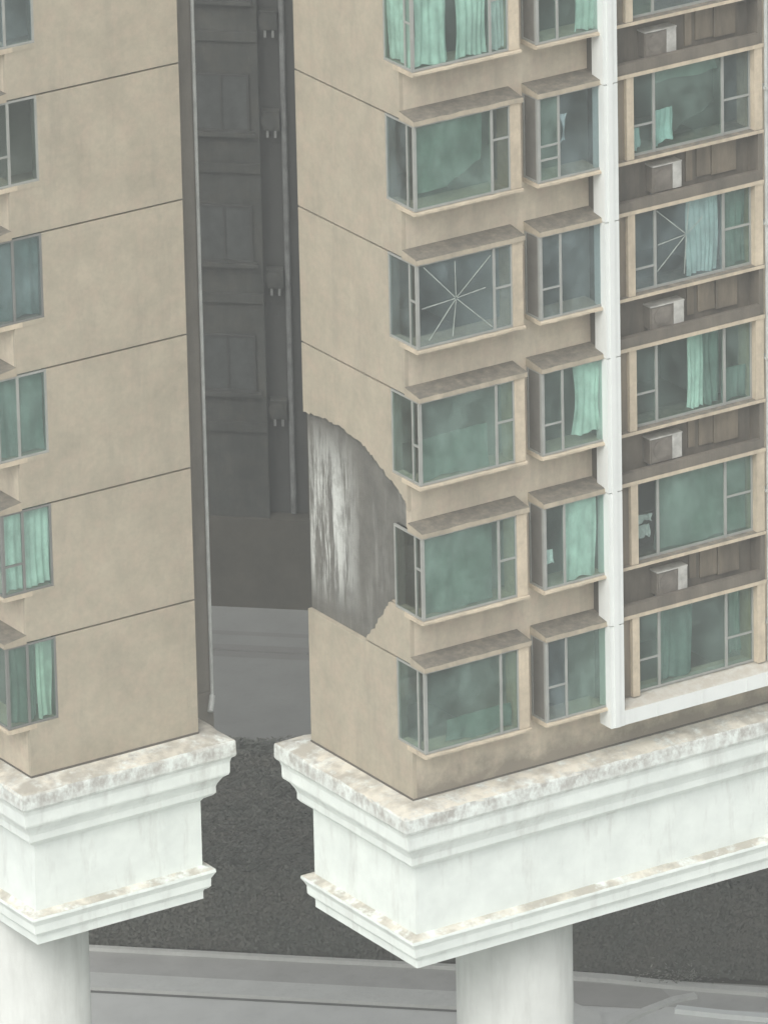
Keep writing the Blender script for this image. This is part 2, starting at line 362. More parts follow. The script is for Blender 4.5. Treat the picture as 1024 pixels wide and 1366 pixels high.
def column(u, n, parent, r=1.26):
    b = MB(); seg = 64
    prof = [(-GZ - 0.2, r * 1.0), (-3.80, r)]
    rings = []
    for z, rr in prof: rings.append([P(u + math.cos(2 * math.pi * i / seg) * rr, n + math.sin(2 * math.pi * i / seg) * rr, z) for i in range(seg)])
    b.prism(rings[0], rings[1]); o = b.build('column', 'column', parent)
    for p_ in o.data.polygons: p_.use_smooth = len(p_.vertices) == 4
    return o

# ------------------------------------------------------------------ window builder (a along the face, b out of it)
def window(parent, mp, name, panes, posts, rails, zs, zh, gl='glass', frame='alu', label=None):
    """panes: list of (a0,a1,b0,b1) plan boxes; posts: same; rails: (a0,a1,b0,b1,zlo,zhi)"""
    fr = MB()
    for q in posts: fr.box(mp, *q, zs, zh)
    for q in rails: fr.box(mp, *q)
    o = fr.build(name, frame, parent)
    if label: o['label'] = label
    for i, q in enumerate(panes):
        g = gl[i] if isinstance(gl, (list, tuple)) else gl
        if g == 'glass' and random.random() < 0.45: g = random.choice(('glass_blue', 'glass_dark', 'glass_mat'))
        MB().box(mp, *q, zs + 0.03, zh - 0.03).build('pane', g, o)
    return o
def star(mp, win, a0, a1, b, zs, zh, ca, cz, rays, skip=()):
    for i, (ang, ln) in enumerate(rays):
        dx, dz = math.cos(math.radians(ang)), math.sin(math.radians(ang)); wd = 0.0085
        s = 0.03; ex = ((a1 - ca) / dx if dx > 0 else (a0 - ca) / dx) if abs(dx) > 1e-6 else 9; ez = ((zh - cz) / dz if dz > 0 else (zs - cz) / dz) if abs(dz) > 1e-6 else 9; e = min(ex, ez) * ln
        pts = [(ca + dx * s - dz * wd, cz + dz * s + dx * wd), (ca + dx * e - dz * wd * 1.3, cz + dz * e + dx * wd * 1.3),
               (ca + dx * e + dz * wd * 1.3, cz + dz * e - dx * wd * 1.3), (ca + dx * s + dz * wd, cz + dz * s - dx * wd)]
        cl = [(min(max(x, a0), a1), min(max(z, zs), zh)) for x, z in pts]
        MB().prism([mp(x, b, z) for x, z in cl], [mp(x, b + 0.006 + 0.001 * i, z) for x, z in cl]).build('tape', 'tape', win)
def hash_(t): return sum((i + 1) * ord(c) for i, c in enumerate(t))
def curtain(mp, name, mat, a0, a1, b, z0, z1, label, folds=5, axis='a', gather=0.0, group='curtains in the windows', cat='curtain', bottom=None):
    """pleated cloth hanging behind the glass. axis 'a' runs along the front, 'b' along the bay side. bottom(t) lifts the hem."""
    N = max(20, folds * 9); K = 10; bb = MB(); rc = random.Random(hash_(label)); ph = [rc.uniform(0, 6.28) for _ in range(6)]
    for side in (0, 1):
        for i in range(N + 1):
            t = i / N
            for j in range(K + 1):
                s = j / K
                zlo = z0 + (bottom(t) if bottom else 0.0)
                z = z1 + (zlo - z1) * s
                pin = 1 - gather * math.sin(math.pi * s)
                c = (a0 + a1) / 2 if gather >= 0 else a0
                x = c + (a0 + (a1 - a0) * t - c) * pin
                wob = t * folds * 2 * math.pi + 1.4 * math.sin(t * 5 + ph[0]) + 0.8 * math.sin(3.1 * s + ph[1] + 4 * t)
                y = b + 0.030 * math.sin(wob) * (0.35 + 0.5 * s + 0.3 * math.sin(t * 9 + ph[2])) + 0.02 * math.sin(t * 4 + s * 3 + ph[3]) - 0.006 * side
                x += 0.025 * math.sin(5 * s + ph[4] + 2 * t) * s; z += 0.03 * math.sin(t * 8 + ph[5]) * s * s
                bb.v.append(mp(x, y, z) if axis == 'a' else mp(y, x, z))
    W = K + 1; off = (N + 1) * W
    for i in range(N):
        for j in range(K):
            q = [i * W + j, (i + 1) * W + j, (i + 1) * W + j + 1, i * W + j + 1]
            bb.f.append(q); bb.f.append([x + off for x in reversed(q)])
    o = bb.build(name, mat, None, smooth=True)
    return tag(o, label, cat, group)

# ------------------------------------------------------------------ wing shell shared by both towers
def hood(parent, mp, a0, a1, b, z, name='window_hood', back=0.0):
    pr = [(back, z + 0.175), (b, z + 0.10), (b + 0.05, z + 0.085), (b + 0.055, z - 0.015), (back, z - 0.015)]
    return worn(mp, a0, a1, pr, (1, 2, 3), 0.013, z).build(name, 'hood', parent)
def worn(mp, a0, a1, pr, js, amp, seed):
    """a bar of the given section whose outer edges are slightly knocked about"""
    N = max(2, int((a1 - a0) / 0.11)); b = MB(); K = len(pr)
    for i in range(N + 1):
        a = a0 + (a1 - a0) * i / N
        for j, (x, y) in enumerate(pr):
            if j in js:
                x += amp * mnoise.noise(Vector((a * 5, seed * 3.7 + j, 1.0))); y += amp * mnoise.noise(Vector((a * 4 + 30, seed * 2.3, 7.0)))
            b.v.append(mp(a, x, y))
    for i in range(N):
        for j in range(K): b.f.append([i * K + j, i * K + (j + 1) % K, (i + 1) * K + (j + 1) % K, (i + 1) * K + j])
    b.f.append(list(range(K))); b.f.append([N * K + j for j in range(K)])
    return b
def sill(parent, mp, a0, a1, b, z, back=-0.18, mat='tan'):
    pr = [(back, z), (b + 0.02, z - 0.012), (b + 0.055, z - 0.025), (b + 0.055, z - 0.075), (b - 0.02, z - 0.10), (back, z - 0.10)]
    return worn(mp, a0, a1, pr, (1, 2, 3, 4), 0.012, z + 0.3).build('sill', mat, parent)
def panel(parent, mp, poly, a0=0.0, a1=0.094, name='wall_panel', mat='beige'):
    return MB().prism([mp(a0, b, z) for b, z in poly], [mp(a1, b, z) for b, z in poly]).build(name, mat, parent)
def wobble(pts, amp, sub, seed):
    r = random.Random(seed); out = []
    for i in range(len(pts) - 1):
        (x0, y0), (x1, y1) = pts[i], pts[i + 1]
        for j in range(sub):
            t = j / sub; e = 0 if (j == 0 and i == 0) else amp
            out.append((x0 + (x1 - x0) * t + r.uniform(-e, e), y0 + (y1 - y0) * t + r.uniform(-e, e)))
    out.append(pts[-1]); return out

def wing_end_wall(parent, mp, E, RT, damaged):
    # bare concrete behind, tiled render panels in front, a groove at every floor
    part('concrete_wall', 'concrete', parent, mp, 0.10, 0.27, -E, -RT, 0.0, TOPZ)
    for k in KS + [5]:
        z1 = zg(k) - SILL if k < 5 else 0; z0 = zg(k + 1) if k < 4 else 0.0
        if k == 5: continue
        part('concrete_upstand', 'concrete', parent, mp, 0.10, 0.27, -RT + 0.002, -0.205, z0, z1 - 0.13)
    g = 0.022
    for k in KS:
        z1 = zg(k) - g; z0 = zg(k + 1) + g if k < 4 else 0.0; zs = zg(k) - SILL
        L = [(-E, z0), (0, z0), (0, zs - 0.10), (-RT, zs - 0.10), (-RT, z1), (-E, z1)]
        if damaged and k == 2:
            arc = wobble([(-E, 7.50), (-3.2, 7.60), (-2.6, 7.60), (-2.05, 7.53), (-1.6, 7.44), (-1.2, 7.28), (-0.8, 7.08), (-0.45, 6.93), (-0.2, 6.79), (-0.06, 6.68), (0.0, 6.50)], 0.03, 7, 3)
            L = arc + [(0, zs - 0.10), (-RT, zs - 0.10), (-RT, z1), (-E, z1)]
        if damaged and k == 3:
            arc = wobble([(-RT + 0.02, 4.20), (-0.62, 4.31), (-0.74, 4.24), (-0.95, 3.98), (-1.19, 3.70), (-1.42, 3.40), (-1.70, z0)], 0.03, 6, 5)
            L = [(-1.70, z0), (0, z0), (0, zs - 0.10), (-RT + 0.02, zs - 0.10)] + arc[:-1]
        panel(parent, mp, L)
        part('side_sill', 'beige', parent, mp, -0.010, 0.27, -RT + 0.003, -0.183, zs - 0.098, zs - 0.003)
    panel(parent, mp, [(-E, ZT + g), (0, ZT + g), (0, TOPZ), (-E, TOPZ)])

# ------------------------------------------------------------------ RIGHT TOWER
ER, RTR, BD = 3.95, 0.56, 0.50
mr_ = lambda a, b, z: P(a, b, z)
tw = empty('apartment_tower', P(4.0, -2.0, -GZ))
tag(tw, 'beige apartment tower with white moulded beam and a bare concrete patch on its end wall', 'building')
wing_end_wall(tw, mr_, ER, RTR, True)
AEND = 18.0
part('rear_wall', 'grey_render', tw, mr_, 0.28, AEND, -ER, -ER + 0.2, 0.0, TOPZ)
part('party_wall', 'beige', tw, mr_, AEND - 0.2, AEND, -ER + 0.205, 0.0, 0.0, TOPZ)
part('roof_slab', 'slab', tw, mr_, 0.275, AEND - 0.205, -ER + 0.205, -0.21, TOPZ - 0.3, TOPZ - 0.01)
for aw in (2.75, 4.86, 8.95):
    part('partition_wall', 'room', tw, mr_, aw, aw + 0.1, -ER + 0.205, -0.36, 0.0, TOPZ - 0.32)
for k in KS:
    part('floor_slab', 'slab', tw, mr_, 0.275, AEND - 0.22, -ER + 0.21, -0.40, zg(k) - 2.90, zg(k) - 2.74)
part('floor_slab', 'slab', tw, mr_, 0.275, AEND - 0.22, -ER + 0.21, -0.40, ZT + 0.12, ZT + 0.28)
part('front_wall', 'beige_front', tw, mr_, 0.097, AEND - 0.21, -0.2, 0.0, ZT - 0.01, TOPZ)
for k in KS:                                   # spandrels under bays one and two
    z1 = zg(k) - SILL - 0.10; z0 = zg(k + 1) if k < 4 else 0.0
    part('spandrel', 'beige_foot' if k == 4 else 'beige_front', tw, mr_, 0.097, 4.86, -0.2, 0.0, z0 - 0.01, z1)
    part('pier', 'beige_front', tw, mr_, 2.62, 3.0, -0.2, -0.003, z1, zg(k) - 0.012)
part('base_wall', 'beige_foot', tw, mr_, 4.862, AEND - 0.21, -0.2, -0.002, 0.0, 0.80)

CUR = 'curtains in the right tower windows'
FL = {-1: 'top', 0: 'second', 1: 'third', 2: 'fourth', 3: 'fifth', 4: 'lowest'}
# --- bay one: corner window
g1 = {-1: 'glass_green', 0: 'glass_mat', 1: 'glass', 2: 'glass_mat', 3: 'glass_mat', 4: 'glass'}
tr1 = {-1: 0.62, 0: 0.62, 1: 0.50, 2: 0.52, 3: 0.48, 4: None}
trs = {-1: 0.55, 0: None, 1: 0.55, 2: 0.46, 3: 0.6, 4: None}
for k in KS:
    zh = zg(k) - 0.015; zs = zg(k) - SILL; h = zh - zs; t = 0.05
    hood(tw, mr_, -0.012, 2.66, BD, zg(k))
    sill(tw, mr_, -0.012, 2.64, BD, zs)
    part('window_pier', 'tan', tw, mr_, 2.36, 2.612, 0.004, BD + 0.012, zs - 0.002, zh)
    posts = [(0.012, 0.075, BD - 0.065, BD), (1.885, 1.945, BD - 0.055, BD), (0.012, 0.06, 0.205, 0.25), (0.012, 0.06, -RTR, -RTR + 0.04), (2.325, 2.359, BD - 0.055, BD - 0.002)]
    rails = [(0.076, 1.884, BD - 0.05, BD - 0.006, zh - t, zh), (0.076, 1.884, BD - 0.05, BD - 0.006, zs, zs + t), (1.946, 2.324, BD - 0.05, BD - 0.006, zh - t, zh), (1.946, 2.324, BD - 0.05, BD - 0.006, zs, zs + t),
             (0.014, 0.056, -RTR + 0.041, 0.204, zh - t, zh), (0.014, 0.056, -RTR + 0.041, 0.204, zs, zs + t), (0.014, 0.056, 0.251, BD - 0.066, zh - t, zh), (0.014, 0.056, 0.251, BD - 0.066, zs, zs + t)]
    if tr1[k]: rails.append((1.946, 2.324, BD - 0.05, BD - 0.004, zs + h * tr1[k] - 0.022, zs + h * tr1[k] + 0.022))
    if trs[k]: rails.append((0.013, 0.056, 0.251, BD - 0.066, zs + h * trs[k] - 0.022, zs + h * trs[k] + 0.022))
    panes = [(0.076, 1.884, BD - 0.032, BD - 0.024), (1.946, 2.324, BD - 0.032, BD - 0.024), (0.03, 0.038, -RTR + 0.041, 0.204), (0.03, 0.038, 0.251, BD - 0.066)]
    gl = [g1[k], 'glass_dark' if k in (0,) else g1[k], 'glass_blue' if k in (0, 1) else ('glass_dark' if k == 3 else 'glass_green'), 'glass_dark' if k > -1 else 'glass_green']
    win = window(tw, mr_, 'window', panes, posts, rails, zs, zh, gl)
    if k == 1:
        star(mr_, win, 0.1, 1.87, BD - 0.022, zs + .06, zh - .06, 0.98, zs + h * 0.50,
             [(6, 0.82), (41, 0.97), (91, 0.93), (133, 0.96), (184, 0.95), (229, 0.9), (263, 0.93), (317, 0.98)])
    if k == -1:
        curtain(mr_, 'curtain', 'curtain_pale', 0.09, 0.95, BD - 0.10, zs + 0.05, zh, 'pale aqua curtain tied back, left half of the topmost corner window', 5, group=CUR, gather=0.12)
        curtain(mr_, 'curtain', 'curtain_pale', 1.12, 1.88, BD - 0.10, zs + 0.05, zh, 'pale aqua curtain, right half of the topmost corner window', 5, group=CUR, gather=0.08)
        curtain(mr_, 'curtain', 'curtain_pale', -0.55, 0.40, 0.13, zs + 0.05, zh, 'pale aqua curtain behind the side pane of the topmost corner window', 5, axis='b', group=CUR)
        curtain(mr_, 'curtain', 'curtain_white', 1.98, 2.32, BD - 0.12, zs + 0.05, zh, 'white curtain in the narrow casement of the topmost corner window', 3, group=CUR)
    if k == 0:
        curtain(mr_, 'window_blind', 'curtain_mid', 0.10, 1.75, BD - 0.16, zs + 0.30, zh, 'grey green blind drawn in the corner window above the taped one', 3, group=CUR, cat='blind', bottom=lambda t: 0.45 * t * t)
    if k == 3:
        curtain(mr_, 'window_blind', 'curtain_mid', 0.10, 1.86, BD - 0.16, zs + 0.04, zh, 'grey green blind filling the corner window beside the bare concrete patch', 3, group=CUR, cat='blind')
    if k == 2:
        curtain(mr_, 'window_blind', 'curtain_mid', 0.12, 1.80, BD - 0.2, zs + 0.03, zs + 0.95, 'half height grey green blind in the corner window below the taped one', 3, group=CUR, cat='blind')
    if k == 4:
        curtain(mr_, 'window_blind', 'curtain_mid', 0.7, 2.3, BD - 0.24, zs + 0.03, zs + 0.55, 'low grey green blind along the bottom of the lowest corner window', 3, group=CUR, cat='blind')

# --- bay two: narrow projecting window
B2 = 0.55
r2 = {-1: [0.72], 0: [0.42, 0.26], 1: [0.36], 2: [0.36], 3: [], 4: [0.42]}
g2 = {-1: 'glass_green', 0: 'glass', 1: 'glass_blue', 2: 'glass_green', 3: 'glass_green', 4: 'glass'}
for k in KS:
    zh = zg(k) - 0.015; zs = zg(k) - SILL - (0.0); h = zh - zs; t = 0.045
    hood(tw, mr_, 2.985, 4.60, B2, zg(k) - 0.004)
    sill(tw, mr_, 2.985, 4.60, B2, zs + 0.003, back=-0.17)
    posts = [(3.0, 3.075, B2 - 0.07, B2), (3.50, 3.555, B2 - 0.055, B2), (3.0, 3.05, 0.003, 0.05)]
    rails = [(3.076, 3.499, B2 - 0.05, B2 - 0.006, zh - t, zh), (3.076, 3.499, B2 - 0.05, B2 - 0.006, zs, zs + t), (3.556, 4.60, B2 - 0.05, B2 - 0.006, zh - t, zh), (3.556, 4.60, B2 - 0.05, B2 - 0.006, zs, zs + t),
             (3.004, 3.046, 0.051, B2 - 0.071, zh - t, zh), (3.004, 3.046, 0.051, B2 - 0.071, zs, zs + t)]
    for q in r2[k]: rails.append((3.076, 3.499, B2 - 0.05, B2 - 0.003, zs + h * q - 0.02, zs + h * q + 0.02))
    panes = [(3.076, 3.499, B2 - 0.032, B2 - 0.024), (3.556, 4.60, B2 - 0.032, B2 - 0.024), (3.02, 3.028, 0.051, B2 - 0.071)]
    window(tw, mr_, 'window', panes, posts, rails, zs, zh, [g2[k], g2[k], 'side_panel'])
    if k == -1: curtain(mr_, 'curtain', 'curtain_pale', 4.05, 4.6, B2 - 0.16, zs + 0.05, zh, 'pale aqua curtain in the topmost narrow window beside the white strip', 4, group=CUR)
    if k == 2:
        curtain(mr_, 'curtain', 'curtain_pale', 3.86, 4.58, B2 - 0.16, zs + 0.22, zh, 'pale green curtain gathered in the narrow window left of the white strip, fourth from top', 4, group=CUR, gather=0.22)
    if k == 3:
        curtain(mr_, 'curtain', 'curtain_pale', 3.62, 4.42, B2 - 0.16, zs + 0.03, zh, 'wide pale green curtain in the narrow window second from the bottom', 3, group=CUR)
        curtain(mr_, 'hanging_cloth', 'curtain_white', 3.10, 3.34, B2 - 0.18, zs + 0.5, zs + 0.80, 'small white cloth hanging behind the casement of the narrow window, second from bottom', 2, group=CUR, cat='cloth')
    if k == 0:
        curtain(mr_, 'hanging_cloth', 'curtain_white', 3.62, 3.80, B2 - 0.12, zs + 0.75, zs + 1.35, 'twisted white cloth hanging inside the narrow window, second from the top', 2, group=CUR, cat='cloth', gather=0.7)

# --- white vertical strip in storey panels
SB = 0.72
for k in KS:
    z1 = zg(k) - 0.012; z0 = zg(k + 1) + 0.012 if k < 4 else 0.75
    part('cladding_panel', 'white_trim', tw, mr_, 4.605, 4.97, 0.30, SB - 0.10, z0 - 0.03, z1 + 0.03) if False else None
    o = MB().box(mr_, 4.53, 4.875, 0.30, SB, z0, z1).build('cladding_panel', 'white_trim', tw)
part('cladding_panel', 'white_trim', tw, mr_, 4.53, 4.875, 0.30, SB, ZT + 0.012, TOPZ - 1)
part('cladding_backing', 'joint', tw, mr_, 4.61, 4.86, 0.003, 0.66, 1.25, TOPZ - 1.2)
part('cladding_fin', 'white_trim', tw, mr_, 4.615, 4.74, SB + 0.002, SB + 0.03, 0.76, TOPZ - 1)

# --- bay three: wide window over an air conditioner ledge
B3 = 0.45; GB = 0.30
g3 = {-1: 'glass', 0: 'glass', 1: 'glass', 2: 'glass', 3: 'glass_mat', 4: 'glass'}
t3 = {-1: (0.5, 0.5), 0: (0.36, 0.42), 1: (0.28, 0.5), 2: (0.40, None), 3: (None, 0.5), 4: (0.40, 0.38)}
A0, A1 = 5.28, 8.70
for k in KS:
    zh = zg(k) - 0.06; zs = zg(k) - SILL; h = zh - zs; t = 0.05
    part('ledge', 'tan_ledge', tw, mr_, 4.877, 8.72, -0.36, B3 + 0.03, zg(k) - 0.065, zg(k) + 0.02)
    if k < 4: part('sill', 'tan_ledge', tw, mr_, 4.877, 8.72, -0.36, B3 + 0.03, zs - 0.075, zs)
    part('window_pier', 'tan', tw, mr_, A0, A0 + 0.18, -0.2, B3, zs + 0.002, zg(k) - 0.068)
    part('window_pier', 'tan', tw, mr_, A1 - 0.2, A1, -0.2, B3, zs + 0.002, zg(k) - 0.068)
    part('infill_wall', 'recess_tan', tw, mr_, 4.88, A0 - 0.003, -0.2, 0.36, zs + 0.002, zg(k) - 0.068)  # darker tan puts the shade on this set-back strip into its colour
    a0, a1 = A0 + 0.182, A1 - 0.202
    m1, m2 = 6.06, 7.79
    posts = [(a0, a0 + 0.04, GB - 0.05, GB), (m1 - 0.03, m1 + 0.03, GB - 0.05, GB + 0.01), (m2 - 0.03, m2 + 0.03, GB - 0.05, GB + 0.01), (a1 - 0.04, a1, GB - 0.05, GB)]
    rails = [(p, q, GB - 0.045, GB - 0.004, zz, zz + t) for (p, q) in ((a0 + 0.041, m1 - 0.031), (m1 + 0.031, m2 - 0.031), (m2 + 0.031, a1 - 0.041)) for zz in (zs + 0.002, zh - t - 0.01)]
    if t3[k][0]: rails.append((a0 + 0.041, m1 - 0.031, GB - 0.045, GB - 0.002, zs + h * t3[k][0] - 0.022, zs + h * t3[k][0] + 0.022))
    if t3[k][1]: rails.append((m2 + 0.031, a1 - 0.041, GB - 0.045, GB - 0.002, zs + h * t3[k][1] - 0.022, zs + h * t3[k][1] + 0.022))
    panes = [(a0 + 0.041, m1 - 0.031, GB - 0.03, GB - 0.022), (m1 + 0.031, m2 - 0.031, GB - 0.03, GB - 0.022), (m2 + 0.031, a1 - 0.041, GB - 0.03, GB - 0.022)]
    win = window(tw, mr_, 'window', panes, posts, rails, zs + 0.002, zh - 0.008, [g3[k] if k != 3 else 'glass_dark', g3[k], g3[k]])
    if k < 4:
        za, zb = zg(k + 1) + 0.02, zs - 0.075
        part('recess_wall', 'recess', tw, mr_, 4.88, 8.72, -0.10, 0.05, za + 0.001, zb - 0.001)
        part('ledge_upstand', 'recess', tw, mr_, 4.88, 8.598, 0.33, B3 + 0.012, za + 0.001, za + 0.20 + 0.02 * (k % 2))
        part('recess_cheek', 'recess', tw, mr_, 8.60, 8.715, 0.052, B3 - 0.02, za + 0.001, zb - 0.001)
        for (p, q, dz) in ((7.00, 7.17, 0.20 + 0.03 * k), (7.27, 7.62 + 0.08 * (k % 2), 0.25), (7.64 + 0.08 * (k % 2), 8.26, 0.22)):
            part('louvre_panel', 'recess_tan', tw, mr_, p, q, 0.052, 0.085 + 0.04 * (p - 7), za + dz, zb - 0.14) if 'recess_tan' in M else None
    if k == 0:
        curtain(mr_, 'curtain', 'curtain_dark', 6.2, 7.72, GB - 0.22, zs + 0.22, zh - 0.36, 'dark curtain sweeping down across the wide window second from the top', 3, group=CUR, bottom=lambda t: 0.75 * abs(t - 0.35) ** 0.9)
        curtain(mr_, 'window_blind', 'curtain_mid', 6.10, 7.74, GB - 0.14, zh - 0.38, zh, 'green grey roller blind across the top of the wide window second from the top', 2, group=CUR, cat='blind')
        curtain(mr_, 'hanging_cloth', 'curtain_blue', 6.12, 6.62, GB - 0.12, zs + 0.06, zs + 0.85, 'pale blue cloth bunched at the left of the wide window, second from top', 4, group=CUR, cat='cloth', bottom=lambda t: 0.12 * t)
        curtain(mr_, 'hanging_cloth', 'curtain_blue', 5.52, 5.78, GB - 0.14, zs + 0.1, zs + 0.55, 'small pale blue cloth in the left casement of the wide window, second from top', 2, group=CUR, cat='cloth')
    if k == 1:
        star(mr_, win, 6.1, 7.72, GB - 0.02, zs + .06, zh - .06, 6.86, zs + h * 0.56, [(35, 0.5), (84, 0.9), (138, 0.97), (187, 0.95), (222, 0.98), (266, 0.9)])
        curtain(mr_, 'curtain', 'curtain_pale', 6.95, 7.72, GB - 0.15, zs + 0.05, zh, 'pale aqua curtain right of the tape star in the wide window', 6, group=CUR)
        curtain(mr_, 'curtain', 'curtain_mid', 7.84, 8.42, GB - 0.15, zs + 0.05, zh, 'grey green curtain in the right casement of the taped wide window', 4, group=CUR)
    if k == 2:
        curtain(mr_, 'curtain', 'curtain_pale', 6.95, 7.35, GB - 0.15, zs + 0.05, zh, 'narrow pale green curtain in the wide window below the taped one', 3, group=CUR)
        curtain(mr_, 'curtain', 'curtain_mid', 7.36, 7.76, GB - 0.17, zs + 0.05, zh, 'grey green curtain beside the pale one in the wide window below the taped one', 3, group=CUR)
        curtain(mr_, 'window_blind', 'curtain_mid', 7.84, 8.42, GB - 0.15, zs + 0.05, zs + 0.75, 'low blind in the right casement of the wide window below the taped one', 2, group=CUR, cat='blind')
    if k == 3:
        curtain(mr_, 'window_blind', 'curtain_mid', 6.10, 8.42, GB - 0.16, zs + 0.04, zh, 'plain grey green blind filling the wide window second from the bottom', 4, group=CUR, cat='blind')
        for q, (p0, p1, z0_, z1_) in enumerate(((5.50, 5.98, 0.78, 0.95), (5.60, 5.92, 0.45, 0.72))):
            curtain(mr_, 'hanging_cloth', 'curtain_white', p0, p1, GB - 0.12, zs + z0_, zs + z1_, ('white cloth folded over a rail in the left casement, second from bottom', 'white cloth hanging low in the left casement, second from bottom')[q], 3, group=CUR, cat='cloth')
    if k == 4:
        curtain(mr_, 'curtain', 'curtain_mid', 6.15, 7.05, GB - 0.2, zs + 0.04, zh, 'grey green curtain in the lowest wide window above the white tray', 4, group=CUR)
        curtain(mr_, 'curtain', 'curtain_mid', 7.95, 8.25, GB - 0.15, zs + 0.3, zh, 'narrow grey curtain in the right casement of the lowest wide window', 2, group=CUR)
# white tray under the lowest wide window
pr = [(0.002, 1.195), (0.40, 1.17), (SB - 0.03, 1.10), (SB, 1.085), (SB, 0.76), (0.002, 0.80)]
MB().prism([mr_(4.88, b, z) for b, z in pr], [mr_(9.2, b, z) for b, z in pr]).build('white_tray', 'tray', tw)
part('tray_backing', 'beige_front', tw, mr_, 4.90, 9.2, -0.2, 0.0, 0.802, 1.19)
for q in (5.7, 6.85, 8.0):                     # lap joints of the tray sheets
    part('tray_joint', 'white_trim', tw, mr_, q, q + 0.03, SB + 0.001, SB + 0.012, 0.765, 1.035)
# pipe and the plain wall past it
part('end_pier', 'grey_render', tw, mr_, 8.95, 12.0, -0.2, 0.16, 1.2, TOPZ - 1)
b = MB().tube(mr_(8.79, 0.46, 1.20), mr_(8.79, 0.46, TOPZ - 1), 0.045)
for k in KS: b.box(mr_, 8.72, 8.86, 0.20, 0.53, zg(k) - 1.0, zg(k) - 0.95)
b.build('drain_pipe', 'pipe', tw)
part('corner_pier', 'tan', tw, mr_, 8.73, 8.94, -0.2, 0.20, 1.2, TOPZ - 1)
beam_block(0.0, AEND, -ER, 0.0, tw, 1.0)
b = MB().box(mr_, -0.022, -0.002, -ER, -0.001, -0.02, 0.035); b.box(mr_, -0.022, AEND - 0.25, 0.0, 0.02, -0.02, 0.03); b.build('foot_strip', 'joint', tw)  # thin dark strip that draws the contact line along the wall foot
column(3.76, -1.97, tw); column(14.4, -1.97, tw)

# ------------------------------------------------------------------ LEFT TOWER (its street front faces left, its blank end wall faces us)
LA, LB, EL, RTL = -5.87, -5.725, 4.15, 0.72
ml_ = lambda a, b, z: P(LA - b, LB - a, z)
tl = empty('apartment_tower', P(-4.0, LB - 3, -GZ))
tag(tl, 'narrow beige apartment tower with blank end wall at the left edge of the view', 'building')
wing_end_wall(tl, ml_, EL, RTL, False)
DEEP = 12.0
part('rear_wall', 'grey_render', tl, ml_, 0.28, DEEP, -EL, -EL + 0.2, 0.0, TOPZ)
part('party_wall', 'beige', tl, ml_, DEEP - 0.2, DEEP, -EL + 0.205, 0.0, 0.0, TOPZ)
part('front_wall', 'beige_front', tl, ml_, 0.097, DEEP - 0.21, -0.2, 0.0, ZT - 0.01, TOPZ)
part('partition_wall', 'room', tl, ml_, 2.75, 2.85, -EL + 0.205, -0.21, 0.0, TOPZ)
part('roof_slab', 'slab', tl, ml_, 0.275, DEEP - 0.205, -EL + 0.205, -0.21, TOPZ - 0.3, TOPZ - 0.01)
gL = {-1: 'glass_blue', 0: 'glass_dark', 1: 'glass_blue', 2: 'glass', 3: 'glass_green', 4: 'glass_mat'}
CUL = 'curtains in the left tower windows'
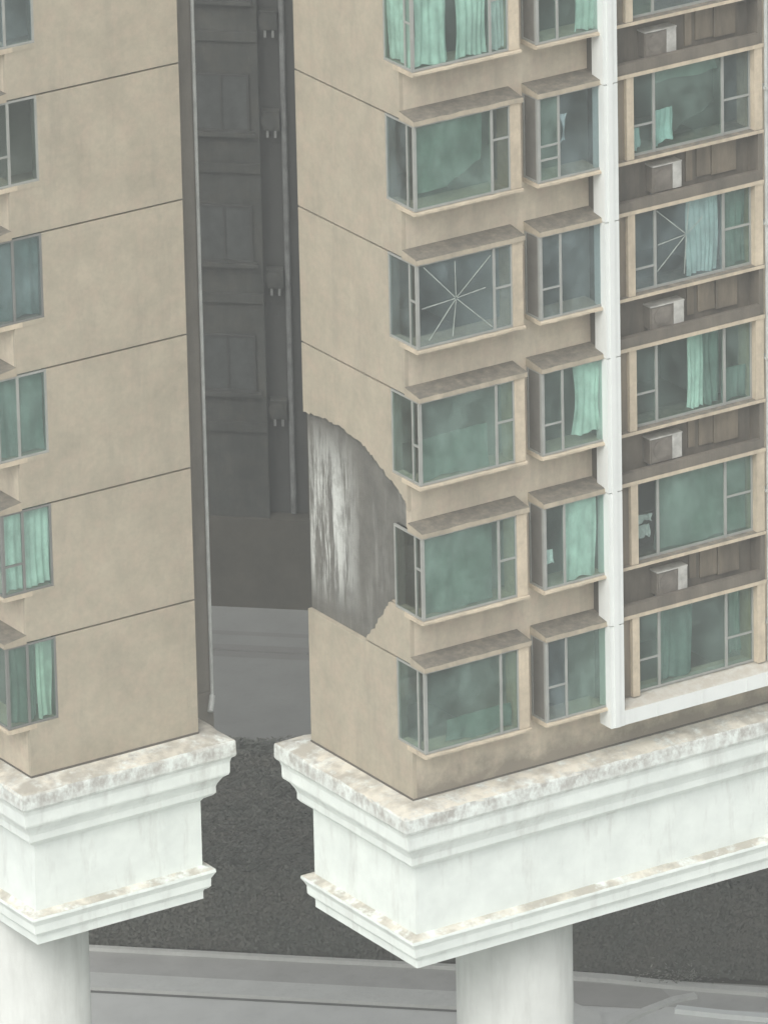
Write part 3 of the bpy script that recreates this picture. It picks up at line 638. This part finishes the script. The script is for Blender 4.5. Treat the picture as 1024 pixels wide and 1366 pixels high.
for k in KS:
    zh = zg(k) - 0.015; zs = zg(k) - SILL; h = zh - zs; t = 0.05
    part('floor_slab', 'slab', tl, ml_, 0.275, DEEP - 0.22, -EL + 0.21, -0.21, zg(k) - 2.90, zg(k) - 2.74)
    z1 = zs - 0.10; z0 = zg(k + 1) if k < 4 else 0.0
    part('spandrel', 'beige_front', tl, ml_, 0.097, 5.2, -0.2, 0.0, z0 - 0.01, z1)
    part('pier', 'beige_front', tl, ml_, 2.62, 5.2, -0.2, -0.003, z1, zg(k) - 0.012)
    hood(tl, ml_, -0.012, 2.66, BD, zg(k)); sill(tl, ml_, -0.012, 2.64, BD, zs, mat='tan')
    part('window_pier', 'tan', tl, ml_, 2.36, 2.612, 0.004, BD + 0.012, zs - 0.002, zh)
    mL = -0.02
    posts = [(0.012, 0.075, BD - 0.065, BD), (1.885, 1.945, BD - 0.055, BD), (0.012, 0.06, mL - 0.03, mL + 0.03), (0.012, 0.06, -RTL, -RTL + 0.05), (2.325, 2.359, BD - 0.055, BD - 0.002)]
    rails = [(0.076, 1.884, BD - 0.05, BD - 0.006, zh - t, zh), (0.076, 1.884, BD - 0.05, BD - 0.006, zs, zs + t), (1.946, 2.324, BD - 0.05, BD - 0.006, zh - t, zh), (1.946, 2.324, BD - 0.05, BD - 0.006, zs, zs + t),
             (0.014, 0.056, -RTL + 0.051, mL - 0.031, zh - t, zh), (0.014, 0.056, -RTL + 0.051, mL - 0.031, zs, zs + t), (0.014, 0.056, mL + 0.031, BD - 0.066, zh - t, zh), (0.014, 0.056, mL + 0.031, BD - 0.066, zs, zs + t)]
    if k in (0, 3): rails.append((0.013, 0.056, mL + 0.031, BD - 0.066, zs + h * 0.36 - 0.022, zs + h * 0.36 + 0.022))
    panes = [(0.076, 1.884, BD - 0.032, BD - 0.024), (1.946, 2.324, BD - 0.032, BD - 0.024), (0.03, 0.038, -RTL + 0.051, mL - 0.031), (0.03, 0.038, mL + 0.031, BD - 0.066)]
    window(tl, ml_, 'window', panes, posts, rails, zs, zh, gL[k], 'alu_dark' if k in (3, 4, 1) else 'alu')
    if k == 3:
        curtain(ml_, 'curtain', 'curtain_pale', -0.70, 0.42, 0.16, zs + 0.05, zh, 'bright aqua curtain filling the left tower window second from the bottom', 6, axis='b', group=CUL)
    if k == 4:
        curtain(ml_, 'curtain', 'curtain_pale', -0.68, -0.30, 0.16, zs + 0.05, zh, 'pale aqua curtain at the right of the lowest left tower window', 2, axis='b', group=CUL)
        curtain(ml_, 'curtain', 'curtain_mid', -0.28, 0.40, 0.18, zs + 0.05, zh, 'grey green curtain at the left of the lowest left tower window', 4, axis='b', group=CUL)
    if k in (1, 2):
        curtain(ml_, 'window_blind', 'curtain_mid', -0.70, 0.42, 0.18, zs + 0.05, zh, ('blue grey blind in the left tower window third from the top', 'grey green blind in the left tower window third from the bottom')[k - 1], 3, axis='b', group=CUL, cat='blind')
# set-back grey flank with its drain pipe
pl_ = lambda a, b, z: P(a, b, z)
RU = LA + EL
part('flank_wall', 'grey_render', tl, pl_, RU + 0.003, -0.74, LB - DEEP + 0.5, LB - 1.0, 0.42, TOPZ)
part('flank_plinth', 'grey_render', tl, pl_, RU + 0.003, -0.72, LB - DEEP + 0.5, LB - 0.985, -1.3, 0.418)
b = MB().tube(P(-0.78, LB - 0.93, 0.30), P(-0.78, LB - 0.93, TOPZ - 0.5), 0.04)
b.tube(P(-0.78, LB - 0.93, 0.33), P(-0.95, LB - 0.75, 0.06), 0.065).build('drain_pipe', 'pipe', tl)
beam_block(LA, RU, LB - DEEP, LB, tl, 23.0)
b = MB().box(ml_, -0.022, -0.002, -EL, -0.001, -0.02, 0.04); b.box(ml_, -0.022, 6.0, 0.0, 0.02, -0.02, 0.03); b.build('foot_strip', 'joint', tl)  # dark strip drawing the contact line at this tower's foot
column(-4.68, LB - 2.35, tl)

# ------------------------------------------------------------------ air conditioners on the ledges of the right tower
def air_con(mp, a0, b0, z0, label, group, w_=0.78, d_=0.24, h_=0.76, case='ac_case'):
    t = empty('air_conditioner', mp(a0 + w_ / 2, b0 + d_ / 2, z0)); tag(t, label, 'air conditioner', group)
    MB().box(mp, a0, a0 + w_, b0, b0 + d_, z0 + 0.20, z0 + h_ - 0.03).build('casing', 'ac_body' if case == 'ac_case' else case, t)
    MB().box(mp, a0 - 0.01, a0 + w_ + 0.01, b0 - 0.01, b0 + d_ + 0.03, z0 + h_ - 0.028, z0 + h_).build('top_cover', case, t)
    MB().box(mp, a0 + w_ * 0.70, a0 + w_, b0 + d_ + 0.002, b0 + d_ + 0.022, z0 + 0.22, z0 + h_ - 0.032).build('service_panel', case, t)
    g = MB().box(mp, a0 + 0.03, a0 + w_ * 0.66, b0 + d_ + 0.002, b0 + d_ + 0.02, z0 + 0.22, z0 + h_ - 0.05).build('grille', 'ac_grille' if case == 'ac_case' else case, t)
    rr = 0.20; cxa, cz = a0 + w_ * 0.345, z0 + 0.1 + h_ / 2
    ring = [(cxa + rr * math.cos(6.2832 * i / 20), cz + rr * math.sin(6.2832 * i / 20)) for i in range(20)]
    MB().prism([mp(x, b0 + d_ + 0.021, z) for x, z in ring], [mp(x, b0 + d_ + 0.035, z) for x, z in ring]).build('fan_guard', 'ac_grille' if case == 'ac_case' else case, t)
    for f in (0.08, w_ - 0.14):
        MB().box(mp, a0 + f, a0 + f + 0.06, b0 + 0.02, b0 + d_ - 0.02, z0, z0 + 0.199).build('foot', 'alu_dark', t)
    return t
acl = {-1: 'topmost air conditioner, on the ledge just below the cut off wide window', 0: 'air conditioner on the ledge between the swept curtain window and the taped wide window',
       1: 'air conditioner on the ledge right below the taped wide window', 2: 'air conditioner on the ledge second from the bottom', 3: 'lowest air conditioner, on the ledge above the bottom wide window'}
for k in KS[:-1]:
    air_con(mr_, 5.93 + 0.09 * math.sin(k * 2.3 + 1), 0.062, zg(k + 1) + 0.021, acl[k], 'air conditioners on the right tower ledges', w_=(0.78, 0.72, 0.84, 0.80, 0.76)[k + 1], d_=0.24, h_=(0.76, 0.80, 0.72, 0.78, 0.74)[k + 1])

# ------------------------------------------------------------------ dark block behind, seen through the gap
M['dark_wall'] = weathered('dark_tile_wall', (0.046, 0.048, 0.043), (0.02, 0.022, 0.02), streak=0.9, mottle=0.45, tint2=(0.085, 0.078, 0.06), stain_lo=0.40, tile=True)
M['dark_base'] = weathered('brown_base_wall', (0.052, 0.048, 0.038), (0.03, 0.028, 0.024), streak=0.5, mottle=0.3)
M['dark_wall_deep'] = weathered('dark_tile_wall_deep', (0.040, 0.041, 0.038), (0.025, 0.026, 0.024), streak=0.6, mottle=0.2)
M['dark_ledge'] = plain('dark_ledge', (0.05, 0.051, 0.047), 0.9, var=0.4)
M['alu_rear'] = plain('rear_window_frame', (0.045, 0.047, 0.043), 0.8, var=0.4)
M['pipe_grey'] = plain('grey_pipe', (0.12, 0.124, 0.12), 0.6, var=0.4)
M['rear_glass'] = plain('rear_dark_glass', (0.032, 0.036, 0.034), 0.6, var=0.4)
rb = empty('rear_building', G(-8, 52, 0)); tag(rb, 'dark grey block standing behind the gap between the two beige towers', 'building')
def mg(r, f, z): return S(r, f) + ZAX * z
FR = 44.9
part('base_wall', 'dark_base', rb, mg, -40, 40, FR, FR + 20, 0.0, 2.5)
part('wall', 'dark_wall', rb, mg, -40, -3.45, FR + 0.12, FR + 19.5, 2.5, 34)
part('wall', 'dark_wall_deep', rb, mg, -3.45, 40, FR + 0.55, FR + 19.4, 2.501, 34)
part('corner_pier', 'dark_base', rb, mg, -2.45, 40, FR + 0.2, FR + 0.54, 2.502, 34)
b = MB().tube(mg(-2.82, FR + 0.42, 2.55), mg(-2.82, FR + 0.42, 33), 0.075, 8)
b.build('drain_pipe', 'pipe_grey', rb)
for i in range(6):
    z = 6.0 + i * 3.55 - 3.55 * (i > 4) * 0
    for r0 in (-5.15, -8.6, -12.0):
        fr_ = MB(); w2 = 1.45
        for (p, q, z0, z1) in ((r0, r0 + w2, z, z + 0.06), (r0, r0 + w2, z + 1.5, z + 1.56), (r0, r0 + 0.06, z + 0.061, z + 1.499), (r0 + w2 - 0.06, r0 + w2, z + 0.061, z + 1.499), (r0 + w2 / 2 - 0.025, r0 + w2 / 2 + 0.025, z + 0.061, z + 1.499)):
            fr_.box(mg, p, q, FR + 0.04, FR + 0.118, z0, z1)
        o = fr_.build('window', 'dark_wall_deep', rb)
        MB().box(mg, r0 + 0.062, r0 + w2 / 2 - 0.027, FR + 0.08, FR + 0.10, z + 0.062, z + 1.498).build('pane', 'rear_glass', o)
        MB().box(mg, r0 + w2 / 2 + 0.027, r0 + w2 - 0.062, FR + 0.08, FR + 0.10, z + 0.062, z + 1.498).build('pane', 'rear_glass', o)
        part('window_ledge', 'dark_wall', rb, mg, r0 - 0.12, r0 + w2 + 0.12, FR - 0.08, FR + 0.118, z - 0.10, z - 0.002)
    part('floor_band', 'dark_wall', rb, mg, -40, -3.46, FR + 0.02, FR + 0.118, z - 1.1, z - 0.85)
rear_ac = ['lowest', 'second lowest', 'third lowest', 'fourth lowest']
for i, z in enumerate((5.0, 8.6, 12.9, 15.6)):
    mp_ = lambda a, b, zz: mg(a, FR + 0.54 - b, zz)
    air_con(mp_, -3.36, 0.02, z, 'faint air conditioner beside the grey pipe of the dark rear block, %s one' % rear_ac[i], 'air conditioners on the rear block', w_=0.42, d_=0.26, h_=0.72, case='dark_wall')

# ------------------------------------------------------------------ trees and shrubs between the streets
def leaf_mat(name, c0, c1):
    mt, n, l, b = new_mat(name)
    oi = n.new('ShaderNodeObjectInfo')
    f = tex(n, l, 0.9, coord='World', detail=6)
    c = mix(n, l, ramp(n, l, f, [(0.35, 0.0), (0.65, 1.0)]), c0, c1)
    l.new(c, b.inputs['Base Color']); b.inputs['Roughness'].default_value = 0.7; b.inputs['Specular IOR Level'].default_value = 0.2
    return mt
M['leaf'] = leaf_mat('dark_green_leaves', (0.105, 0.112, 0.096), (0.125, 0.122, 0.104))
M['leaf_pale'] = leaf_mat('pale_dry_leaves', (0.17, 0.18, 0.155), (0.26, 0.26, 0.225))
M['twigs'] = plain('dark_twigs', (0.09, 0.09, 0.075), 0.95, var=0.3)
M['bark'] = plain('bark', (0.07, 0.06, 0.05), 0.9, var=0.25)
def hedge(r0, r1, f0, f1, h, label, seed, per=560):
    """broad clipped hedge: a dark twig core wrapped in small leaves"""
    t = empty('hedge', S((r0 + r1) / 2, f0)); tag(t, label, 'hedge')
    MB().box(lambda a, b, z: S(a, b) + ZAX * z, r0 + 0.12, r1 - 0.12, f0 + 0.14, f1 - 0.14, 0.0, h - 0.16).build('core', 'twigs', t)
    rn = random.Random(seed); v = []; f = []
    und = lambda a, b: 0.16 * mnoise.noise(Vector((a * 0.7, b * 0.7, seed))) + 0.07 * mnoise.noise(Vector((a * 2.2, b * 2.2, seed + 5)))
    faces = [((r1 - r0) * (f1 - f0), 'top'), ((r1 - r0) * h, 'front'), ((f1 - f0) * h, 'left'), ((f1 - f0) * h, 'right')]
    for area, kind in faces:
        for _ in range(int(area * per)):
            a, b, z = rn.uniform(r0, r1), rn.uniform(f0, f1), rn.uniform(0.05, h)
            if kind == 'top': z = h + und(a, b) - abs(rn.gauss(0, 0.07)); nv = ZAX
            elif kind == 'front': b = f0 + und(a, z + 9) + abs(rn.gauss(0, 0.07)); nv = -FAX
            elif kind == 'left': a = r0 + abs(rn.gauss(0, 0.07)); nv = -RAX
            else: a = r1 - abs(rn.gauss(0, 0.07)); nv = RAX
            q = S(a, b) + ZAX * z
            nn = (nv + Vector((rn.gauss(0, 0.33), rn.gauss(0, 0.33), rn.gauss(0.12, 0.33)))).normalized(); tt = nn.orthogonal().normalized()
            tt.rotate(Matrix.Rotation(rn.uniform(0, 6.28), 3, nn)); bt = nn.cross(tt); L = rn.uniform(0.035, 0.075)
            k = len(v); v += [q - tt * L, q + bt * L * 0.5, q + tt * L, q - bt * L * 0.5]; f.append((k, k + 1, k + 2, k + 3))
    b_ = MB(); b_.v = v; b_.f = f
    o = b_.build('foliage', 'leaf', t, keep=True); tag(o, kind='stuff'); return t
hedge(-10.0, 2.55, 22.85, 31.0, 2.25, 'broad dark clipped hedge behind the gap between the two towers', 3)
hedge(2.9, 12.0, 22.75, 31.2, 2.5, 'dark mottled hedge seen below the white beam of the right tower', 8)

# ------------------------------------------------------------------ thin haze of an overcast day
hz = MB().box(lambda a, b, z: Vector((a, b, z)), -1600, 1600, -1600, 1600, -1.0, max(eye.z + 3, GZ + TOPZ + 8)).build('haze', 'joint')
tag(hz, kind='stuff'); hz.display_type = 'BOUNDS'
hm = bpy.data.materials.new('haze_air'); hm.use_nodes = True; hn = hm.node_tree.nodes; hn.remove(hn['Principled BSDF'])
pv = hn.new('ShaderNodeVolumePrincipled'); pv.inputs['Color'].default_value = (0.93, 0.97, 0.94, 1); pv.inputs['Density'].default_value = 0.0008; pv.inputs['Anisotropy'].default_value = 0.0
hm.node_tree.links.new(pv.outputs[0], hn['Material Output'].inputs['Volume'])
hz.data.materials.clear(); hz.data.materials.append(hm)

# a low shrub with pale dry leaves at the edge of the driveway
t = empty('shrub', S(6.2, 22.45)); tag(t, 'small pale dry shrub at the edge of the driveway below the right beam', 'shrub')
b = MB(); r = random.Random(4)
for i in range(9):
    a = r.uniform(0, 6.28); p0 = S(6.2, 22.45); b.tube(p0, p0 + Vector((math.cos(a) * 0.3, math.sin(a) * 0.3, r.uniform(0.2, 0.55))), 0.012, 5, 0.006)
b.build('stem', 'bark', t)
b = MB()
for i in range(260):
    a = r.uniform(0, 6.28); q = S(6.2, 22.45) + RAX * r.gauss(0.0, 0.42) + FAX * r.gauss(0, 0.12); q.z = abs(r.gauss(0.12, 0.16)) + 0.02
    d = Vector((math.cos(a), math.sin(a), r.uniform(-0.2, 0.5))) * r.uniform(0.03, 0.07); e = Vector((-math.sin(a), math.cos(a), 0.2)) * 0.022
    k = len(b.v); b.v += [q - d, q + e, q + d, q - e]; b.f.append([k, k + 1, k + 2, k + 3])
b.build('leaves', 'leaf_pale', t, keep=True)
